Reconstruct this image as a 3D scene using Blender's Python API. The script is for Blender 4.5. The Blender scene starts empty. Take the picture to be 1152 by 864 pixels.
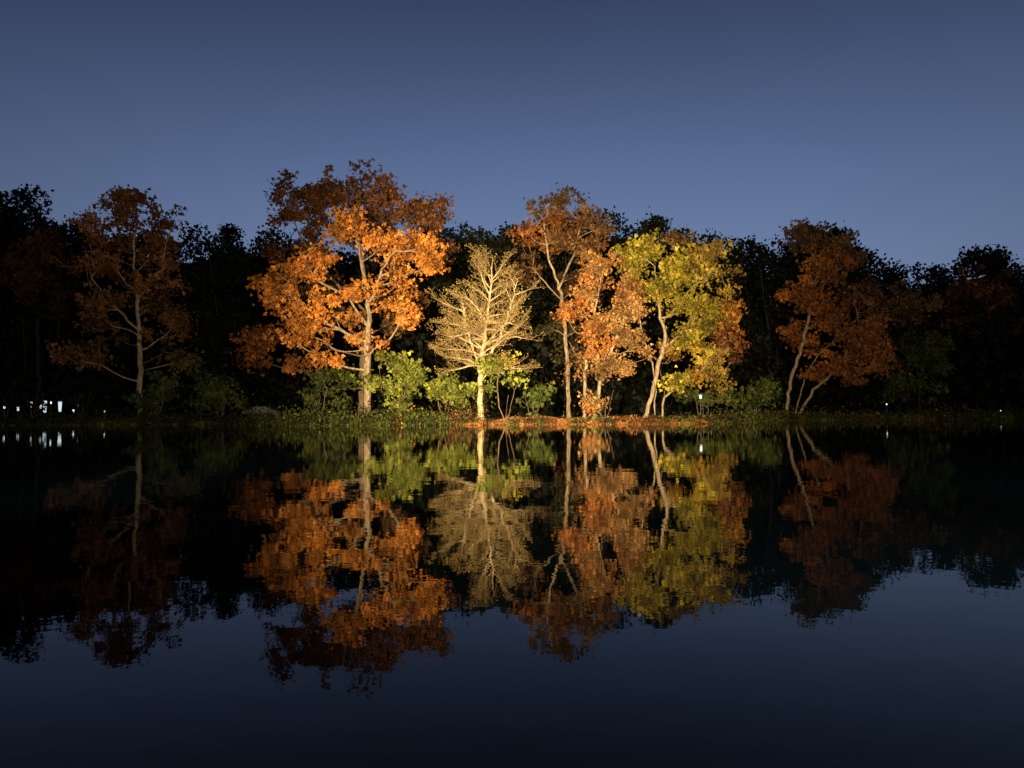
import bpy, math, random
import numpy as np
from mathutils import Vector
rng=np.random.default_rng(23); random.seed(7)
F=832.0; CAMH=1.5; HY=460.0
def WX(px,d): return (px-576.0)/F*d
def WZ(py,d): return CAMH+(HY-py)/F*d

# ---------------------------------------------------------------- materials
def newmat(name):
    m=bpy.data.materials.new(name); m.use_nodes=True
    nt=m.node_tree; b=nt.nodes['Principled BSDF']; return m,nt,b
def leaf_mat(name):
    m,nt,b=newmat(name)
    a=nt.nodes.new('ShaderNodeAttribute'); a.attribute_name='Col'
    n=nt.nodes.new('ShaderNodeTexNoise'); n.inputs['Scale'].default_value=.75; n.inputs['Detail'].default_value=3
    tc=nt.nodes.new('ShaderNodeTexCoord'); nt.links.new(tc.outputs['Object'],n.inputs['Vector'])
    mr=nt.nodes.new('ShaderNodeMapRange'); mr.inputs[1].default_value=.34; mr.inputs[2].default_value=.64
    mr.inputs[3].default_value=.38; mr.inputs[4].default_value=1.35
    nt.links.new(n.outputs['Fac'],mr.inputs[0])
    mx=nt.nodes.new('ShaderNodeVectorMath'); mx.operation='SCALE'
    nt.links.new(a.outputs['Color'],mx.inputs[0]); nt.links.new(mr.outputs[0],mx.inputs['Scale'])
    nt.links.new(mx.outputs[0],b.inputs['Base Color'])
    b.inputs['Roughness'].default_value=.65; b.inputs['Specular IOR Level'].default_value=.2
    tr=nt.nodes.new('ShaderNodeBsdfTranslucent'); nt.links.new(mx.outputs[0],tr.inputs['Color'])
    ms=nt.nodes.new('ShaderNodeMixShader'); ms.inputs[0].default_value=.25
    nt.links.new(b.outputs[0],ms.inputs[1]); nt.links.new(tr.outputs[0],ms.inputs[2])
    nt.links.new(ms.outputs[0],nt.nodes['Material Output'].inputs['Surface'])
    return m
def bark_mat(name,c1,c2):
    m,nt,b=newmat(name)
    n=nt.nodes.new('ShaderNodeTexNoise'); n.inputs['Scale'].default_value=2.2; n.inputs['Detail'].default_value=6
    tc=nt.nodes.new('ShaderNodeTexCoord'); mp=nt.nodes.new('ShaderNodeMapping'); mp.inputs['Scale'].default_value=(3,3,.7)
    nt.links.new(tc.outputs['Object'],mp.inputs[0]); nt.links.new(mp.outputs[0],n.inputs['Vector'])
    r=nt.nodes.new('ShaderNodeValToRGB'); r.color_ramp.elements[0].position=.35; r.color_ramp.elements[1].position=.65
    r.color_ramp.elements[0].color=(*c1,1); r.color_ramp.elements[1].color=(*c2,1)
    nt.links.new(n.outputs['Fac'],r.inputs[0]); nt.links.new(r.outputs[0],b.inputs['Base Color'])
    bp=nt.nodes.new('ShaderNodeBump'); bp.inputs['Distance'].default_value=.05; nt.links.new(n.outputs['Fac'],bp.inputs['Height'])
    nt.links.new(bp.outputs[0],b.inputs['Normal']); b.inputs['Roughness'].default_value=.9
    return m
def flat_mat(name,c,rough=.6,metal=0,emit=None,es=0):
    m,nt,b=newmat(name)
    n=nt.nodes.new('ShaderNodeTexNoise'); n.inputs['Scale'].default_value=4
    r=nt.nodes.new('ShaderNodeValToRGB'); r.color_ramp.elements[0].color=(*[x*.8 for x in c],1); r.color_ramp.elements[1].color=(*c,1)
    nt.links.new(n.outputs['Fac'],r.inputs[0]); nt.links.new(r.outputs[0],b.inputs['Base Color'])
    b.inputs['Roughness'].default_value=rough; b.inputs['Metallic'].default_value=metal
    if emit: b.inputs['Emission Color'].default_value=(*emit,1); b.inputs['Emission Strength'].default_value=es
    return m
LEAF=leaf_mat('leaf'); BARK=bark_mat('bark',(.08,.055,.035),(.17,.12,.075)); PALE=bark_mat('pale_bark',(.12,.085,.05),(.32,.25,.15)); CYP=bark_mat('cypress_bark',(.26,.19,.10),(.44,.35,.19)); TWIG=bark_mat('twig_bark',(.15,.10,.04),(.30,.215,.09)); UNLITB=bark_mat('unlit_tone_bark',(.006,.005,.004),(.012,.01,.008))  # last bark: near-black copy, far trunks' lack of light put into its colour

# ---------------------------------------------------------------- mesh builder
class MB:
    def __init__(s): s.v=[];s.c=[];s.f=[];s.m=[];s.n=0
    def add(s,verts,cols,faces,mat):
        verts=np.asarray(verts,dtype=np.float32).reshape(-1,3); cols=np.asarray(cols,dtype=np.float32).reshape(-1,3)
        s.v.append(verts); s.c.append(cols); faces=np.asarray(faces,dtype=np.int32)+s.n
        s.f.append(faces); s.m.append(np.full(len(faces),mat,dtype=np.int32)); s.n+=len(verts)
    def build(s,name,mats,smooth=False):
        me=bpy.data.meshes.new(name); v=np.concatenate(s.v); c=np.concatenate(s.c)
        loops=np.concatenate([f.ravel() for f in s.f]); sizes=np.concatenate([np.full(len(f),f.shape[1],dtype=np.int32) for f in s.f])
        starts=np.concatenate([[0],np.cumsum(sizes)[:-1]]).astype(np.int32)
        me.vertices.add(len(v)); me.vertices.foreach_set('co',v.ravel())
        me.loops.add(len(loops)); me.loops.foreach_set('vertex_index',loops.astype(np.int32))
        me.polygons.add(len(sizes)); me.polygons.foreach_set('loop_start',starts)
        for m in mats: me.materials.append(m)
        me.polygons.foreach_set('material_index',np.concatenate(s.m))
        me.update(calc_edges=True)
        a=me.color_attributes.new('Col','FLOAT_COLOR','POINT')
        a.data.foreach_set('color',np.concatenate([c,np.ones((len(c),1),dtype=np.float32)],1).ravel())
        me.polygons.foreach_set('use_smooth',np.full(len(sizes),smooth)); me.validate()
        o=bpy.data.objects.new(name,me); bpy.context.collection.objects.link(o); return o
def unit(a): return a/np.maximum(np.linalg.norm(a,axis=-1,keepdims=True),1e-9)
def add_leaves(mb,cen,size,col,mat=1,up=0.0,asp=.62,palm=False,face=0.0):
    n=len(cen)
    if n==0: return
    d=rng.normal(size=(n,3)); d[:,2]+=up; d=unit(d)
    s=unit(np.cross(d,rng.normal(size=(n,3)))); nn=np.cross(d,s)
    L0=np.asarray(size)[:,None]
    for ang,sc in ([(0,1.),(.95,.78),(-.95,.78)] if palm else [(0,1.)]):
        dd=d*math.cos(ang)+s*math.sin(ang); ss=-d*math.sin(ang)+s*math.cos(ang)
        L=L0*sc; W=L*asp*.5; fold=(rng.uniform(-.22,.22,(n,1)))*L
        b=cen-d*L0*.4; t=b+dd*L; m1=b+dd*L*.45
        v=np.stack([b,m1-ss*W+nn*fold,t,m1+ss*W+nn*fold],1)
        mb.add(v,np.repeat(col[:,None,:],4,1),np.arange(n*4).reshape(n,4),mat)
def add_segs(mb,p0,p1,r0,r1,k,mat=0):
    n=len(p0)
    if n==0: return
    d=unit(p1-p0); a=np.where(np.abs(d[:,2:3])>.9,np.array([[1.,0,0]]),np.array([[0,0,1.]]))
    s=unit(np.cross(d,a)); t=np.cross(d,s); th=np.arange(k)*2*math.pi/k
    ring=s[:,None,:]*np.cos(th)[None,:,None]+t[:,None,:]*np.sin(th)[None,:,None]
    e=d*np.minimum(r1,.25)[:,None]*.4
    A=p0[:,None,:]+ring*r0[:,None,None]; B=(p1+e)[:,None,:]+ring*r1[:,None,None]
    v=np.concatenate([A,B],1); base=(np.arange(n)*2*k)[:,None]
    i=np.arange(k); j=(i+1)%k
    f=np.stack([base+i,base+j,base+k+j,base+k+i],-1).reshape(-1,4)
    mb.add(v,np.full((n*2*k,3),.2),f,mat)

def skeleton(mb,trunks,targets,rb,bf=.35,step=.7,wob=.10,minr=.018):
    P=[];par=[];pl=[]
    roots=[]
    for tr in trunks:
        tr=[np.array(q,float) for q in tr]; prev=-1
        if P:
            dd=[np.linalg.norm(q-tr[0]) for q in P]
            if min(dd)<.6: prev=int(np.argmin(dd))
        if prev<0: P.append(tr[0]);par.append(-1);pl.append(0.);prev=len(P)-1;roots.append(prev)
        for a,b in zip(tr[:-1],tr[1:]):
            L=np.linalg.norm(b-a);m=max(1,int(L/step))
            for i in range(1,m+1):
                q=a+(b-a)*i/m+rng.normal(size=3)*.07
                P.append(q);par.append(prev);pl.append(pl[prev]+L/m);prev=len(P)-1
    P=np.array(P);pl=np.array(pl);par=list(par)
    T=np.array(targets); d0=np.array([np.min(np.linalg.norm(P-t,axis=1)) for t in T]); order=np.argsort(d0+rng.uniform(0,1.,len(T)))
    tips=[]
    for t in T[order]:
        dv=t-P; dist=np.linalg.norm(dv,axis=1)
        cost=dist+bf*pl+np.maximum(0,-dv[:,2]+.1*dist)*.9
        k=int(np.argmin(cost)); L=dist[k]; m=max(1,int(L/step)); prev=k; new=[]
        side=rng.normal(size=3)*wob*L; sag=np.array([0,0,-.06*L])
        for i in range(1,m+1):
            u=i/m; q=P[k]+(t-P[k])*u+ (side+sag)*math.sin(math.pi*u)*(1 if m>1 else 0)
            new.append(q); par.append(prev); prev=len(P)+len(new)-1
        new=np.array(new); base=pl[k]; pl=np.concatenate([pl,base+L*np.arange(1,m+1)/m]); P=np.concatenate([P,new]); tips.append(len(P)-1)
    par=np.array(par); cnt=np.zeros(len(P)); cnt[tips]=1
    for i in range(len(P)-1,-1,-1):
        if par[i]>=0: cnt[par[i]]+=max(cnt[i],.5)
    N=max(cnt[r] for r in roots); R=np.maximum(rb*(np.maximum(cnt,.5)/N)**.52,minr)
    idx=np.where(par>=0)[0]; p0=P[par[idx]];p1=P[idx]; r1=R[idx]; r0=np.minimum(R[par[idx]],r1*1.35+.01)
    for r in roots:
        sel=(par[idx]==r); r0[sel]=R[r]*1.35
    thick=r1>.07
    add_segs(mb,p0[thick],p1[thick],r0[thick],r1[thick],8); add_segs(mb,p0[~thick],p1[~thick],r0[~thick],r1[~thick],4)
    return P

def tree(name,D,trunks,lobes,rb,bark=BARK,leaf=.34,per=40,dens=3.4,spread=.46,bf=.35,minr=.015,depth=1.0,gain=1.):
    tr=[[ (WX(a,D),D+c,WZ(b,D)) if b<450 else (WX(a,D),D+c,.25) for a,b,c in t] for t in trunks]
    mb=MB(); tg=[];ca=[];cb=[]
    for l in lobes:
        x,y,rx,ry,dy,A,B=l[:7]; k=l[7] if len(l)>7 else 1.
        rx=rx/F*D; ry=ry/F*D; n=max(3,int(dens*k*rx*ry))
        ns=max(4,int(rx*ry*.75)); sc=unit(rng.normal(size=(ns,3)))*rng.uniform(.3,.95,(ns,1)); sub=rng.integers(0,ns,n)
        v=sc[sub]+rng.normal(size=(n,3))*.25
        p=np.array([WX(x,D),D+dy,WZ(y,D)])+v*np.array([rx,.5*(rx+ry)*depth,ry])
        p[:,2]=np.maximum(p[:,2],.7)
        br=rng.uniform(.5,1.25,ns)[sub][:,None]
        tg.append(p);ca.append(np.tile(A,(n,1))*br);cb.append(np.tile(B,(n,1))*br)
    tg=np.concatenate(tg);ca=np.concatenate(ca);cb=np.concatenate(cb)
    skeleton(mb,tr,tg,rb,bf=bf,minr=minr)
    n=len(tg); cnt=rng.integers(int(per*.4),int(per*1.6),n); rep=np.repeat(np.arange(n),cnt)
    sp=rng.uniform(.6,1.4,n)[rep][:,None]*spread
    c=tg[rep]+rng.normal(size=(len(rep),3))*sp*np.array([1.1,1.1,.75])
    c[:,2]=np.maximum(c[:,2],.5)
    mix=np.clip(rng.uniform(0,1,n)[rep]*.7+rng.uniform(0,.45,len(rep)),0,1)[:,None]
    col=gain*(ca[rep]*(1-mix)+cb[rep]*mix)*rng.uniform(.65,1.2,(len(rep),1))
    add_leaves(mb,c,leaf*rng.uniform(.55,1.45,len(rep)),col,palm=True,asp=.6)
    return mb.build(name,[bark,LEAF])

OR=(.42,.14,.024); OR2=(.60,.255,.045); RB=(.14,.058,.02); RB2=(.23,.098,.032); BRN=(.14,.078,.028); BRN2=(.23,.125,.04)
YG=(.20,.175,.02); YG2=(.42,.33,.036); GR=(.10,.13,.018); GR2=(.26,.28,.042); DG=(.03,.045,.012); DG2=(.055,.075,.018); TAN=(.32,.16,.05); TAN2=(.46,.265,.09)

tree('sycamore_tree',74,[[(412,462,0),(413,400,0),(414,350,.2),(408,310,.5),(398,258,1)],[(413,365,.1),(395,335,-1),(362,318,-1.5)],[(414,345,.2),(432,305,-1.5),(455,280,-2.5)],[(413,385,0),(385,372,-.8),(365,360,-1)]],
 [(318,315,28,26,-1,OR,OR2,1.1),(355,352,34,36,-1.5,OR,OR2,1.1),(364,303,28,22,-1,OR,OR2),(400,258,28,22,0,OR,OR2,1.1),(446,268,42,28,-1,OR,OR2,1.1),(487,300,22,22,-1,OR,OR2),(440,322,36,26,-.5,OR,OR2,.8),(370,396,18,22,-1,OR,OR2),(398,365,24,20,0,RB2,OR2,.7),(457,353,22,22,-1,OR,OR2,.9),(428,388,20,12,0,RB2,OR,.6)],.34,bark=PALE)
tree('sycamore_tree',84,[[(405,462,0),(408,400,0),(412,330,0),(405,270,0),(402,215,0)],[(410,350,0),(350,290,0),(330,250,0)],[(411,340,0),(455,290,0),(475,235,0)],[(408,400,0),(340,385,0),(300,385,0)]],
 [(395,210,66,20,0,RB,RB2,1.3),(340,232,36,28,0,RB,RB2,1.1),(466,232,42,28,0,RB,RB2,1.1),(405,242,74,34,2,RB,RB2,1.1),(487,275,24,26,1,RB,RB2),(298,380,30,26,-2,BRN,OR,1.1),(330,408,18,16,-1,BRN,OR,.8),(330,285,30,22,1,RB,RB2,.9),(350,330,40,40,2,RB,BRN,.8),(450,340,40,40,2,RB,BRN,.6)],.32,per=34,leaf=.38,gain=.95)
tree('oak_tree',82,[[(158,462,0),(157,400,0),(153,340,0),(148,290,0),(150,230,0)],[(155,370,0),(120,335,0),(100,310,0)],[(153,335,0),(180,300,0),(188,260,0)],[(157,395,0),(185,375,0)]],
 [(148,225,44,14,0,RB2,RB2,1.2),(112,243,36,22,0,RB2,RB2),(178,255,28,24,0,RB,RB2),(98,293,36,24,0,RB2,RB2,.9),(182,300,26,24,0,RB2,RB2,.9),(145,272,42,24,1,RB,RB2,.7),(112,345,40,28,0,RB2,BRN,.9),(185,350,26,28,0,BRN,RB2,.9),(102,392,28,24,0,BRN,RB2,.9),(190,400,20,24,0,BRN,DG2,.8),(140,320,34,24,2,RB,BRN,.7)],.28,bark=PALE,per=28,leaf=.38,gain=.9)
tree('oak_tree',88,[[(640,462,0),(638,400,0),(632,330,0),(618,290,0),(612,245,0)],[(630,325,0),(648,280,0),(655,245,0)],[(634,340,0),(600,300,0)]],
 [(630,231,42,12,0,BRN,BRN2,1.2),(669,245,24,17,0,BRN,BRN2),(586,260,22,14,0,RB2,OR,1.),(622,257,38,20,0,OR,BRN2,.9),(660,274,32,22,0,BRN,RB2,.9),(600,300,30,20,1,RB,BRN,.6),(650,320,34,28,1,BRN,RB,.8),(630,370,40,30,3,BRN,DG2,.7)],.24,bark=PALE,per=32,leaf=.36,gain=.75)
tree('maple_tree',74,[[(656,462,0),(658,420,0),(665,380,0),(672,340,0),(680,300,0)],[(668,462,.5),(676,430,.3),(688,395,0),(705,350,0)],[(640,462,1),(638,420,1),(636,380,1)]],
 [(680,298,26,22,0,OR,TAN2),(662,328,26,22,-.5,OR,TAN2),(706,318,24,26,0,OR,TAN2),(643,357,22,22,-.5,TAN,OR),(688,350,34,24,-.5,TAN,TAN2),(702,385,22,28,-1,TAN,TAN2),(665,385,26,26,-.5,TAN,OR),(687,420,28,26,-1,TAN,TAN2,1.),(650,412,14,16,0,BRN,TAN,.8)],.17,bark=PALE,per=46,leaf=.25,dens=4.4,spread=.42)
tree('sycamore_tree',75,[[(722,464,-1),(735,430,-1),(748,385,-.5),(742,340,0),(738,300,0)],[(736,462,0),(738,425,0),(722,370,0),(715,330,0)],[(746,395,-.5),(775,365,0),(800,340,0)],[(745,464,.5),(748,440,0),(740,410,0)]],
 [(730,284,34,24,0,YG,YG2,1.2),(712,309,18,20,0,YG,YG2),(755,305,32,26,-.5,YG,YG2,1.2),(790,273,26,20,1,BRN2,YG2),(770,262,22,13,1,BRN,BRN2,1.),(800,303,26,24,.5,BRN2,YG2),(755,340,36,26,0,YG,YG2,1.2),(818,348,22,24,0,YG2,OR),(785,368,32,28,-.5,YG,YG2,1.2),(820,390,20,24,0,BRN2,OR),(775,408,30,22,-.5,OR,YG2),(802,422,32,20,0,BRN2,YG2),(757,432,20,14,-1,GR,YG2)],.2,bark=PALE)
tree('maple_tree',92,[[(884,460,0),(890,425,0),(905,385,0),(915,340,0),(925,290,0)],[(893,460,0),(906,425,0),(925,395,0),(950,375,0)],[(900,462,1),(915,440,0),(945,415,0)]],
 [(922,264,40,14,1,BRN,BRN2,1.2),(960,284,30,22,1,BRN,BRN2),(897,278,20,14,1,BRN,BRN2),(917,312,36,28,-.5,BRN2,OR),(894,330,18,22,0,BRN2,OR,.9),(932,350,34,28,-1,RB2,OR),(960,386,30,24,-1,OR,RB2,1.1),(905,385,24,22,0,RB2,OR,.8),(972,412,30,22,-1,OR,RB2,1.1),(928,415,28,20,0,RB2,OR,.9),(982,335,24,28,2,BRN,RB2,.9),(985,385,20,26,1,BRN,RB2,.8)],.2,bark=PALE,per=36,leaf=.37,gain=1.1)
tree('oak_tree',98,[[(1035,462,0),(1032,400,0),(1025,350,0)]],[(1015,345,32,28,0,BRN,BRN2),(1040,395,28,26,0,DG2,GR),(1025,430,34,22,0,DG2,GR),(1050,415,18,24,0,DG2,GR)],.2,per=36,leaf=.42,bark=UNLITB,gain=.8)
tree('oak_tree',104,[[(1105,462,0),(1105,400,0),(1105,340,0)]],[(1100,330,42,26,0,RB,RB2),(1130,355,28,26,0,RB,RB2,.8),(1080,360,26,22,0,RB,BRN,.7)],.2,per=32,leaf=.42,bark=UNLITB,gain=.8)
tree('oak_tree',100,[[(45,462,0),(42,400,0),(40,300,0)]],[(40,278,38,24,0,RB,RB2),(25,310,34,24,0,RB,RB2,.8),(55,330,26,26,0,RB,BRN,.7)],.2,per=30,leaf=.42,bark=UNLITB,gain=.5)

def cypress():
    D=72; mb=MB(); T=lambda a,b,c=0:np.array([WX(a,D),D+c,WZ(b,D)])
    segs={0:[],2:[]}; lf=[]
    def branch(p0,d,L,r0,lev,bend=0.):
        n=max(3,int(L/.32)); q=p0.copy(); dd=d.copy(); rr=r0; step=L/n
        for i in range(n):
            dd=unit(dd+rng.normal(size=3)*.13+np.array([0,0,bend if lev==0 else .03]))
            q2=q+dd*step; r2=max(r0*(1-(i+1)/n)**.8,.008)
            segs[0 if lev==0 and rr>.04 else 2].append((q,q2,rr,r2)); 
            if lev<2 and i>0:
                for sd in (-1,1):
                    if rng.random()<(.72 if lev==0 else .72):
                        side=unit(np.cross(dd,[0,0,1.])+1e-3)*sd
                        nd=unit(dd*.7+side*rng.uniform(.4,1.)+np.array([0,0,rng.uniform(-.15,.5)]))
                        rem=L*(1-i/n)
                        branch(q2,nd,(rem*.5+.35)*rng.uniform(.5,1.2) if lev==0 else rng.uniform(.25,.6),max(rr*.5,.012),lev+1)
            elif lev==2 and i==n-1: lf.append(q2)
            q=q2; rr=r2
    prof_y=[(292,10),(302,24),(315,36),(330,46),(345,52),(360,58),(372,68),(385,68),(400,50),(412,30)]
    py=np.array([a for a,_ in prof_y]);pw=np.array([b for _,b in prof_y])
    def leader(pts,r0,ya,stepy,wsc,azs=None,bias=None):
        pts=[np.array(p) for p in pts]; 
        t=np.linspace(0,len(pts)-1,34); P=np.array([[np.interp(u,range(len(pts)),[p[k] for p in pts]) for k in range(3)] for u in t]); P[1:-1]+=rng.normal(size=(len(P)-2,3))*.05
        r=r0*(1-np.linspace(0,1,34))**.8+.02; 
        if r0>.2: r[0]*=1.5;r[1]*=1.18
        add_segs(mb,P[:-1],P[1:],r[:-1],r[1:],9,0)
        y=ya; az=rng.uniform(0,6)
        ytop=HY-(P[-1][2]-CAMH)*F/D
        while y>ytop+1:
            az+=2.4+rng.normal()*.4; w=np.interp(y,py,pw)/F*D*wsc*rng.uniform(.55,1.2)
            if bias is not None: w*=1+.35*math.cos(az)*bias
            el=np.interp(y,[293,330,370,410],[.95,.6,.3,.3])+rng.normal()*.12
            yb=y+np.tan(el)*w*F/D*.5; z=min(max(WZ(yb,D),WZ(425,D)),P[-1][2]-.3)
            if z<P[0][2]: y-=stepy; continue
            s=np.array([np.interp(z,P[:,2],P[:,k]) for k in range(3)])
            d=np.array([math.cos(az)*math.cos(el),math.sin(az)*math.cos(el)*.8,math.sin(el)])
            branch(s,unit(d),w/math.cos(el),.085*min(1,w/4)+.02,0,rng.uniform(-.05,.03)); y-=stepy*rng.uniform(.5,1.5)
    base=T(540,470); base[2]=.2
    leader([base,T(540,440),T(541,420),T(543,395),T(546,370),T(550,345),T(553,320),T(555,289)],.27,408,3.1,1.,bias=-.2)
    leader([T(541,424),T(549,404,-.4),T(563,380,-.7),T(574,350,-.9),T(583,315,-1.)],.15,372,5.5,.55,bias=.5)
    leader([T(541,428),T(535,400,-.3),T(526,372,-.6),T(520,335,-.8)],.13,372,6.5,.5,bias=-.5)
    for a in [(541,420,1,.35,5.9,.11),(542,412,-1,.3,4.7,.1),(541,430,1,.75,3.6,.07)]:
        branch(T(a[0],a[1]),unit(np.array([a[2],-.25,a[3]])),a[4],a[5],0,-.03)
    for k,s in segs.items():
        a=np.array([x[0] for x in s]);b=np.array([x[1] for x in s]); add_segs(mb,a,b,np.array([x[2] for x in s]),np.array([x[3] for x in s]),4,k)
    lf=np.array(lf); rp=np.repeat(np.arange(len(lf)),3)
    add_leaves(mb,lf[rp]+rng.normal(size=(len(rp),3))*.1,rng.uniform(.08,.2,len(rp)),np.array([[.36,.26,.075]])*rng.uniform(.5,1.2,(len(rp),1)),asp=.5)
    print('cypress',len(lf),len(segs[2]))
    mb.build('bald_cypress_tree',[CYP,LEAF,TWIG])
cypress()

def shrub(name,D,px,lobes,**k):
    k.setdefault('dens',3.2)
    return tree(name,D,[[(px,462,0),(px+2,445,0)],[(px-3,462,.3),(px-9,440,0)],[(px+3,462,-.2),(px+10,438,.2)]],lobes,.06,**k)
shrub('shrub',71.5,445,[(447,416,26,16,0,GR,GR2),(430,434,18,18,0,GR,GR2),(462,432,22,20,0,GR,GR2),(448,450,24,10,0,GR,GR2,.9)],leaf=.33,per=32,dens=4)
shrub('shrub',71.5,500,[(500,428,22,14,0,GR,GR2),(492,445,20,15,0,GR,GR2),(516,438,16,15,0,GR,GR2)],leaf=.32,per=32,dens=4,gain=.95)
shrub('shrub',70.4,568,[(570,403,17,12,0,GR,YG2),(565,418,24,13,0,GR,GR2),(582,424,15,10,0,GR,GR2),(557,434,12,7,0,GR,GR2)],leaf=.27,per=30,dens=4.4,gain=1.)
shrub('shrub',79,358,[(358,430,24,18,0,DG2,GR),(375,445,22,14,0,DG2,GR),(388,425,16,14,1,DG,GR)],gain=.8)
shrub('shrub',79,248,[(245,428,20,18,0,DG2,GR),(258,448,24,15,0,DG2,GR),(232,450,16,13,0,DG,DG2)],gain=.8)
shrub('shrub',80,175,[(180,438,24,22,0,DG,DG2),(165,453,24,10,0,DG,DG2)])
shrub('shrub',77,535,[(530,445,18,12,1,DG2,GR),(555,452,16,8,1,DG2,GR)],per=24)
shrub('shrub',76,600,[(600,450,16,12,0,DG2,GR),(615,438,14,16,1,DG,GR)],per=24)
shrub('shrub',80,845,[(850,438,24,20,0,DG,GR),(832,453,24,10,0,DG2,GR),(868,450,16,14,0,DG,DG2)],gain=.8)
shrub('shrub',77,790,[(785,447,20,11,0,DG2,GR),(812,451,22,10,0,DG2,GR)],gain=.8)
shrub('shrub',72,680,[(676,452,22,9,0,TAN,TAN2),(660,456,12,6,0,TAN,OR)],per=30,leaf=.22,dens=5)

def wood():
    mb=MB()
    ctl=[(-500,240),(-200,225),(0,212),(18,214),(24,236),(60,244),(90,258),(160,262),(215,264),(250,250),(272,260),(300,256),(330,270),(420,270),(510,252),(530,238),(560,238),(585,244),(610,240),(660,230),(685,240),(700,268),(720,262),(740,246),(765,252),(800,272),(825,266),(850,272),(868,292),(885,262),(940,262),(985,290),(1010,316),(1045,316),(1060,294),(1100,286),(1135,290),(1160,302),(1300,280),(1700,270)]
    cx=[c[0] for c in ctl];cy=[c[1] for c in ctl]
    C=[];S=[];K=[];P0=[];P1=[];R0=[]
    px=-420.; lst=[]
    while px<1580:
        lst.append((px,rng.uniform(102,112))); px+=rng.uniform(9,20)
    for px,D in lst:
        top=WZ(np.interp(px,cx,cy)+(rng.uniform(-8,2) if rng.random()<.4 else rng.uniform(3,24)),D); rx=rng.uniform(1.7,3.6); X=WX(px,D)
        A=np.array(DG)*.17  # woodland leaves, undergrowth too: floodlight fall-off put into near-black albedo
        for j in range(7):
            ry=rng.uniform(1.,2.3); z=top-ry-(0 if j==0 else rng.uniform(0,top*.5)); o=0 if j==0 else rng.uniform(-rx,rx)
            nn=34; v=unit(rng.normal(size=(nn,3)))*rng.uniform(.3,1,(nn,1))**.4*np.array([rx*.75,rx*.75,ry])
            p=np.array([X+o,D+rng.uniform(-2,2),z])+v
            r=np.repeat(np.arange(nn),9); C.append(p[r]+rng.normal(size=(len(r),3))*.42); S.append(rng.uniform(.3,.7,len(r)))
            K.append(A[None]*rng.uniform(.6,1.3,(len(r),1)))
        a=np.array([X,D,.2]);b=np.array([X+rng.uniform(-1,1),D,top*.5]);c=np.array([X+rng.uniform(-1.5,1.5),D,top-1.5])
        P0+= [a,b];P1+=[b,c];R0+=[.16,.1]
    n=80000; pxs=rng.uniform(-450,1620,n); D=rng.uniform(113,126,n)
    tp=CAMH+(HY-np.interp(pxs,cx,cy)-32)/F*D
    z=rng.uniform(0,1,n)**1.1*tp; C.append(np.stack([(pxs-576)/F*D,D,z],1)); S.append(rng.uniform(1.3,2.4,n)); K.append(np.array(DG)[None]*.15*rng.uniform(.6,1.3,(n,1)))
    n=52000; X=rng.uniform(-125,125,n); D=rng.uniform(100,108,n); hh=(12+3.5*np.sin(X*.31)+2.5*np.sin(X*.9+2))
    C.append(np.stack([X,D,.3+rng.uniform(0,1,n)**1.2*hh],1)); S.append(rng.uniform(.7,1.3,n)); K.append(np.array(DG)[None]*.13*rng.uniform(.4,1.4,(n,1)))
    C=np.concatenate(C);S=np.concatenate(S);K=np.concatenate(K)
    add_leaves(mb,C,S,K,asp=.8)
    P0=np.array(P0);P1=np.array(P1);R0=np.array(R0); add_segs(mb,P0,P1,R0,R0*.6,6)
    mb.build('distant_woodland_trees',[UNLITB,LEAF]); print('wood leaves',len(C))
wood()

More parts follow.
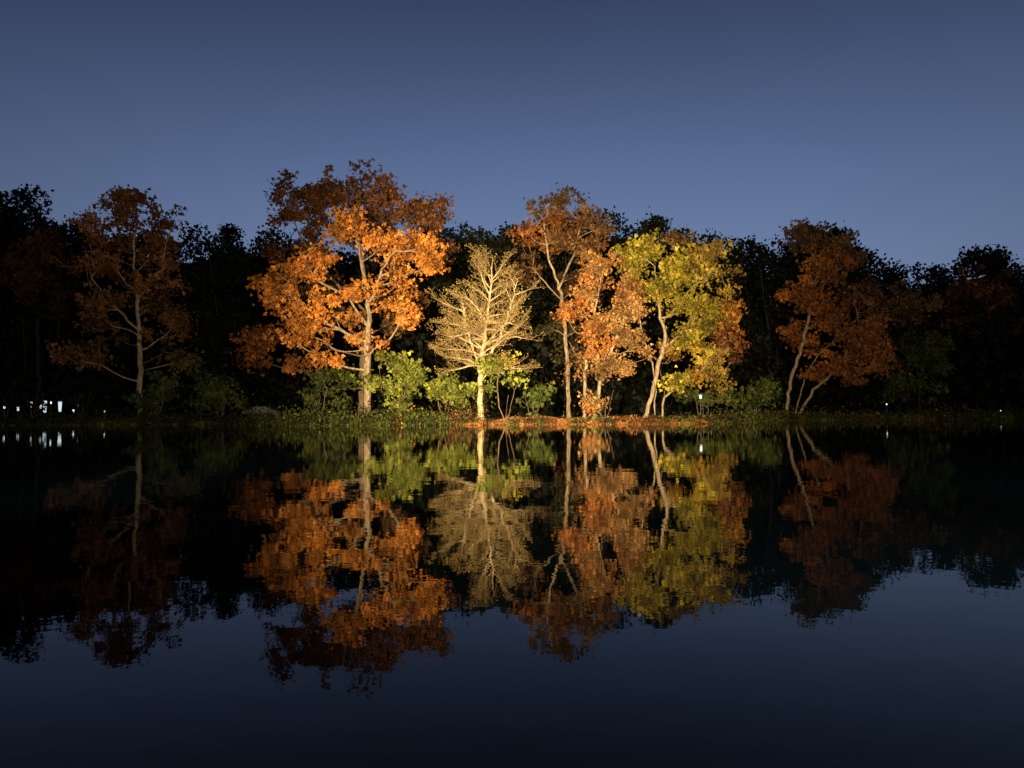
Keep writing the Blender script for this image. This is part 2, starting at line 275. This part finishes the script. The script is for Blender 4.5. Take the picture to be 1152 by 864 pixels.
def shore(X):
    X=np.asarray(X,float)
    l=1/(1+np.exp(-(X+27)/1.6)); r=1/(1+np.exp((X-25)/2.0)); 
    y=np.where(X<0,77+(69.3-77)*l,88+(69.3-88)*r)
    return y+.45*np.sin(X*.45)+.3*np.sin(X*1.13+1)+.18*np.sin(X*2.9)
def gz(X,Y):
    s=Y-shore(X); near=-(Y-.6)
    bank=np.where(s>0,(.42+.12*np.sin(X*.6)+.08*np.sin(X*1.7+2))*(1-np.exp(-s/1.6)),-1.6*(1-np.exp(s/4)))
    hill=np.clip((s-30)/60,0,1)**1.3*2.
    nb=np.where(near>0,.22*(1-np.exp(-near/1.)),-9)
    return np.maximum(bank+hill,nb)+.03*np.sin(X*1.7+Y*.8)*np.sin(Y*1.3)*(s>.3)
def ground():
    xs=np.unique(np.concatenate([np.linspace(-1500,-120,24),np.linspace(-120,120,401),np.linspace(120,1500,24)]))
    ys=np.unique(np.concatenate([np.linspace(-300,-4,14),np.linspace(-4,3,15),np.linspace(3,64,20),np.linspace(64,100,150),np.linspace(100,180,40),np.linspace(180,3000,24)]))
    X,Y=np.meshgrid(xs,ys); Z=gz(X,Y); v=np.stack([X,Y,Z],-1).reshape(-1,3); nx=len(xs); ny=len(ys)
    i,j=np.meshgrid(np.arange(nx-1),np.arange(ny-1)); b=(j*nx+i).ravel(); f=np.stack([b,b+1,b+1+nx,b+nx],1)
    mb=MB(); mb.add(v,np.full((len(v),3),.1),f,0)
    m,nt,bs=newmat('ground_litter')
    tc=nt.nodes.new('ShaderNodeTexCoord'); n=nt.nodes.new('ShaderNodeTexNoise'); n.inputs['Scale'].default_value=1.6; n.inputs['Detail'].default_value=8; n.inputs['Roughness'].default_value=.7
    nt.links.new(tc.outputs['Object'],n.inputs['Vector'])
    r1=nt.nodes.new('ShaderNodeValToRGB'); e=r1.color_ramp.elements; e[0].position=.35;e[0].color=(.015,.018,.007,1); e[1].position=.62;e[1].color=(.055,.06,.016,1)
    r2=nt.nodes.new('ShaderNodeValToRGB'); e=r2.color_ramp.elements; e[0].position=.35;e[0].color=(.07,.028,.01,1); e[1].position=.6;e[1].color=(.28,.115,.035,1)
    nt.links.new(n.outputs['Fac'],r1.inputs[0]); nt.links.new(n.outputs['Fac'],r2.inputs[0])
    sx=nt.nodes.new('ShaderNodeSeparateXYZ'); nt.links.new(tc.outputs['Object'],sx.inputs[0])
    mr=nt.nodes.new('ShaderNodeMapRange'); mr.inputs[1].default_value=-9; mr.inputs[2].default_value=-2; nt.links.new(sx.outputs[0],mr.inputs[0])
    mr2=nt.nodes.new('ShaderNodeMapRange'); mr2.inputs[1].default_value=20; mr2.inputs[2].default_value=28; mr2.inputs[3].default_value=1; mr2.inputs[4].default_value=0; nt.links.new(sx.outputs[0],mr2.inputs[0])
    mm=nt.nodes.new('ShaderNodeMath'); mm.operation='MULTIPLY'; nt.links.new(mr.outputs[0],mm.inputs[0]); nt.links.new(mr2.outputs[0],mm.inputs[1])
    mx=nt.nodes.new('ShaderNodeMix'); mx.data_type='RGBA'; nt.links.new(mm.outputs[0],mx.inputs[0]); nt.links.new(r1.outputs[0],mx.inputs[6]); nt.links.new(r2.outputs[0],mx.inputs[7])
    nt.links.new(mx.outputs[2],bs.inputs['Base Color']); bs.inputs['Roughness'].default_value=.95
    bp=nt.nodes.new('ShaderNodeBump'); bp.inputs['Distance'].default_value=.12; nt.links.new(n.outputs['Fac'],bp.inputs['Height']); nt.links.new(bp.outputs[0],bs.inputs['Normal'])
    mb.build('ground',[m],smooth=True)
ground()
def bank_plants():
    mb=MB()
    n=60000; X=rng.uniform(-60,75,n); s=rng.gamma(1.4,1.6,n)-.15; Y=shore(X)+s
    z=gz(X,Y); p=np.stack([X,Y,np.maximum(z,-.02)],1)
    patch=np.sin(X*.8+1)*np.sin(X*.31)+.6*np.sin(X*2.3)
    h=np.clip(rng.uniform(.1,.3,n)*(1+.9*patch),.06,.9)
    green=np.clip((-4-X)/5,0,1)+np.clip((X-15)/6,0,1)
    g=rng.random(n)<np.clip(green,.12,.92)
    A=np.where(g[:,None],np.array([[.10,.10,.02]]),np.array([[.40,.17,.045]]))*rng.uniform(.4,1.3,(n,1))*np.clip(.75+.4*np.sin(X*.7+.5)*np.sin(X*1.9),.3,1.2)[:,None]
    h=np.where(g,h,h*.55)
    side=unit(np.stack([rng.normal(size=n),rng.normal(size=n),np.zeros(n)],1)); w=rng.uniform(.03,.09,n)[:,None]
    lean=rng.normal(size=(n,3))*.35*h[:,None]; lean[:,2]=0
    v=np.stack([p-side*w,p+side*w,p+lean+np.array([0,0,1])*h[:,None]],1)
    mb.add(v,np.repeat(A[:,None],3,1),np.arange(n*3).reshape(n,3),1)
    m=620; X=rng.uniform(-62,70,m); X[:160]=rng.uniform(-26,-4,160); Y=shore(X)+rng.uniform(-.35,1.8,m); k=rng.integers(25,90,m); rep=np.repeat(np.arange(m),k)
    sz=rng.uniform(.35,1.,m)**2*2.9
    sz=sz*np.where((X>-4)&(X<17),.42,1.)
    c=np.stack([X,Y,.15+.2*sz],1)[rep]+rng.normal(size=(len(rep),3))*np.array([.5,.35,.24])*sz[rep][:,None]
    c[:,2]=np.maximum(c[:,2],.04)
    gg=(rng.random(m)<np.clip(np.clip((-3-X)/5,0,1)+np.clip((X-14)/6,0,1),.3,.95))[rep]
    A=np.where(gg[:,None],np.array([[.075,.095,.018]]),np.array([[.26,.11,.03]]))*rng.uniform(.5,1.3,(len(rep),1))
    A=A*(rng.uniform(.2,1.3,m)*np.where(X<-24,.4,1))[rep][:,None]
    add_leaves(mb,c,rng.uniform(.14,.36,len(rep)),A,up=.5)
    mb.build('shore_grass',[LEAF,LEAF])
    mb=MB(); n=14000; X=rng.uniform(-24,27,n); Y=shore(X)+rng.gamma(1.6,2.2,n)+.1; c=np.stack([X,Y,gz(X,Y)+.06],1)
    add_leaves(mb,c,rng.uniform(.1,.26,n),np.array([[.42,.17,.04]])*rng.uniform(.4,1.3,(n,1)),mat=0)
    mb.build('fallen_leaves',[LEAF])
bank_plants()
def water():
    me=bpy.data.meshes.new('lake_water'); me.from_pydata([(-1500,-3,0),(1500,-3,0),(1500,135,0),(-1500,135,0)],[],[(0,1,2,3)])
    o=bpy.data.objects.new('lake_water',me); bpy.context.collection.objects.link(o)
    m,nt,b=newmat('water'); b.inputs['Base Color'].default_value=(.0002,.0007,.0014,1); b.inputs['Roughness'].default_value=.016; b.inputs['IOR'].default_value=1.32; b.inputs['Specular IOR Level'].default_value=.24
    tc=nt.nodes.new('ShaderNodeTexCoord'); n=nt.nodes.new('ShaderNodeTexNoise'); n.inputs['Scale'].default_value=1.1; n.inputs['Detail'].default_value=4
    nt.links.new(tc.outputs['Object'],n.inputs['Vector']); bp=nt.nodes.new('ShaderNodeBump'); bp.inputs['Strength'].default_value=.5; bp.inputs['Distance'].default_value=.0065
    nt.links.new(n.outputs['Fac'],bp.inputs['Height']); nt.links.new(bp.outputs[0],b.inputs['Normal']); me.materials.append(m)
water()

def box(mb,c,s,mat):
    c=np.array(c);s=np.array(s)/2
    v=np.array([[x,y,z] for x in(-1,1) for y in(-1,1) for z in(-1,1)])*s+c
    mb.add(v,np.full((8,3),.3),[[0,1,3,2],[4,6,7,5],[0,4,5,1],[2,3,7,6],[0,2,6,4],[1,5,7,3]],mat)
METAL=flat_mat('painted_metal',(.04,.045,.05),.5,.3); LAMP=flat_mat('lamp_glass',(.8,.8,.8),emit=(.8,.92,1),es=2.)
GLAZING=flat_mat('lit_glazing_standin',(.8,.8,.8),emit=(.72,.9,1),es=.8)  # glow for the lantern shapes that stand in for lit glazing
def lamp(X,Y,h=2.6,r=1.,tall=.32,mat=None):
    mb=MB(); z0=.5
    add_segs(mb,np.array([[X,Y,z0],[X,Y,z0+.4]]),np.array([[X,Y,z0+.4],[X,Y,z0+h]]),np.array([.1,.05]),np.array([.06,.04]),8,0)
    add_segs(mb,np.array([[X,Y,z0+h]]),np.array([[X,Y,z0+h+tall*r]]),np.array([.1*r]),np.array([.15*r]),8,1)
    add_segs(mb,np.array([[X,Y,z0+h+tall*r+.01]]),np.array([[X,Y,z0+h+tall*r+.16]]),np.array([.2*r]),np.array([.03]),8,0)
    mb.build('street_lamp_or_glazing',[METAL,mat or LAMP])
lamp(WX(788,76),76,2.0,1.); lamp(WX(980,98),94,1.3,.5); lamp(WX(1092,98),92,.4,.5); lamp(WX(128,90),88,.8,.5)
for a,h,r,t,mt in ((14,1.3,.7,.4,0),(27,1.0,1.,.5,1),(33,1.5,.8,.9,1),(46,.9,1.2,.9,1),(52,1.3,.8,.6,1),(59,.8,1.3,1.1,1),(68,1.9,.6,.4,0),(74,.9,1.5,.8,1),(80,1.2,1.,.9,1),(86,.8,.8,.4,0)):  # invented lantern cluster standing in for a far building's lit glazing
    lamp(WX(a,95),95+rng.uniform(-2,2),h,r,t,None if mt==0 else GLAZING)
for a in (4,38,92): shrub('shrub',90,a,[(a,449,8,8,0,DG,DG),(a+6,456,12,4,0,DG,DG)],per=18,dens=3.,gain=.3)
def car(X,Y):
    par=bpy.data.objects.new('parked_car',None); bpy.context.collection.objects.link(par); par.location=(X,Y,.5)
    prof=[(-2.1,.35),(-2.15,.75),(-1.9,.95),(-1.2,1.02),(-.75,1.42),(.7,1.45),(1.35,1.05),(2.05,.9),(2.15,.5),(2.05,.3)]
    n=len(prof); v=[(x,-.85 if z<1.2 else -.68,z) for x,z in prof]+[(x,.85 if z<1.2 else .68,z) for x,z in prof]
    me=bpy.data.meshes.new('body'); me.from_pydata(v,[],[tuple(range(n))[::-1],tuple(range(n,2*n))]+[(i,(i+1)%n,n+(i+1)%n,n+i) for i in range(n)])
    o=bpy.data.objects.new('body',me); bpy.context.collection.objects.link(o); o.parent=par; me.materials.append(flat_mat('car_paint',(.2,.2,.2),.3))
    bv=o.modifiers.new('b','BEVEL'); bv.width=.06; bv.segments=2
    mb=MB(); 
    for sgn in(-1,1):
        y=.80*sgn; mb.add([(-1.0,y+.04*sgn,1.04),(1.15,y+.04*sgn,1.06),(.62,y-.09*sgn,1.37),(-.7,y-.09*sgn,1.35)],np.full((4,3),.1),[[0,1,2,3]],0)
    o=mb.build('side_windows',[flat_mat('car_glass',(.02,.02,.025),.1)]); o.parent=par
    mb=MB(); xs=np.array([-1.35,1.35,-1.35,1.35]); ysn=np.array([-.92,-.92,.72,.72])
    a=np.stack([xs,ysn,np.full(4,.32)],1); add_segs(mb,a,a+np.array([0,.2,0]),np.full(4,.33),np.full(4,.33),16,0); add_segs(mb,a,a-np.array([0,.01,0]),np.full(4,.33),np.full(4,.02),16,0)
    o=mb.build('wheels',[flat_mat('tyre',(.03,.03,.03),.8)]); o.parent=par
car(WX(294,92),92)

def flood(loc,target,power,size,blend,col,rad=.25):
    par=bpy.data.objects.new('floodlight',None); bpy.context.collection.objects.link(par); par.location=loc
    l=bpy.data.lights.new('beam','SPOT'); l.energy=power; l.spot_size=math.radians(size); l.spot_blend=blend; l.color=col; l.shadow_soft_size=rad
    o=bpy.data.objects.new('beam',l); bpy.context.collection.objects.link(o); o.parent=par
    d=Vector(target)-Vector(loc); o.rotation_euler=d.to_track_quat('-Z','Y').to_euler()
    mb=MB(); z=loc[2]; add_segs(mb,np.array([[0,-.5,-z]]),np.array([[0,-.5,-.1]]),np.array([.07]),np.array([.05]),8,0); box(mb,(0,-.45,0),(.6,.25,.45),0)
    h=mb.build('housing',[METAL]); h.parent=par
WARM=(1.,.74,.42)
flood((-9,-2.5,3.2),(WX(540,72),72,WZ(392,72)),880000,37,1.,WARM)
flood((10,-2.5,3.2),(WX(690,72),72,WZ(408,72)),430000,38,1.,WARM)
flood((6,-3.5,4),(WX(600,80),80,WZ(380,80)),125000,95,1.,WARM)

w=bpy.data.worlds.new('World'); bpy.context.scene.world=w; w.use_nodes=True; nt=w.node_tree; bg=nt.nodes['Background']
tc=nt.nodes.new('ShaderNodeTexCoord'); sx=nt.nodes.new('ShaderNodeSeparateXYZ'); nt.links.new(tc.outputs['Generated'],sx.inputs[0])
r=nt.nodes.new('ShaderNodeValToRGB'); nt.links.new(sx.outputs[2],r.inputs[0]); cr=r.color_ramp; cr.interpolation='LINEAR'
cr.elements[0].position=0; cr.elements[0].color=(.20,.27,.43,1); cr.elements[1].position=1; cr.elements[1].color=(.004,.009,.024,1)
for p,c in[(.12,(.18,.25,.415)),(.2,(.152,.22,.385)),(.28,(.115,.172,.325)),(.35,(.083,.127,.252)),(.42,(.057,.087,.178)),(.49,(.038,.057,.118)),(.58,(.022,.035,.078)),(.75,(.009,.015,.04))]:
    e=cr.elements.new(p); e.color=(*c,1)
q0=nt.nodes.new('ShaderNodeMath'); q0.operation='SUBTRACT'; q0.inputs[1].default_value=.06; nt.links.new(sx.outputs[0],q0.inputs[0])
q=nt.nodes.new('ShaderNodeMath'); q.operation='MULTIPLY'; nt.links.new(q0.outputs[0],q.inputs[0]); nt.links.new(q0.outputs[0],q.inputs[1])
k=nt.nodes.new('ShaderNodeMath'); k.operation='MULTIPLY_ADD'; k.inputs[1].default_value=-.95; k.inputs[2].default_value=1.; nt.links.new(q.outputs[0],k.inputs[0])
sc=nt.nodes.new('ShaderNodeVectorMath'); sc.operation='SCALE'; nt.links.new(r.outputs[0],sc.inputs[0]); nt.links.new(k.outputs[0],sc.inputs['Scale'])
nt.links.new(sc.outputs[0],bg.inputs['Color']); bg.inputs['Strength'].default_value=1.

cam=bpy.data.cameras.new('Camera'); co=bpy.data.objects.new('Camera',cam); bpy.context.collection.objects.link(co)
cam.lens=26; cam.sensor_width=36; cam.clip_end=6000; cam.clip_start=.05
co.location=(0,0,CAMH); co.rotation_euler=(math.radians(90+1.93),0,0); co.rotation_euler.rotate_axis('Z',math.radians(-.25))
bpy.context.scene.camera=co
s=bpy.context.scene; s.view_settings.view_transform='Standard'; s.view_settings.look='None'; s.view_settings.exposure=0
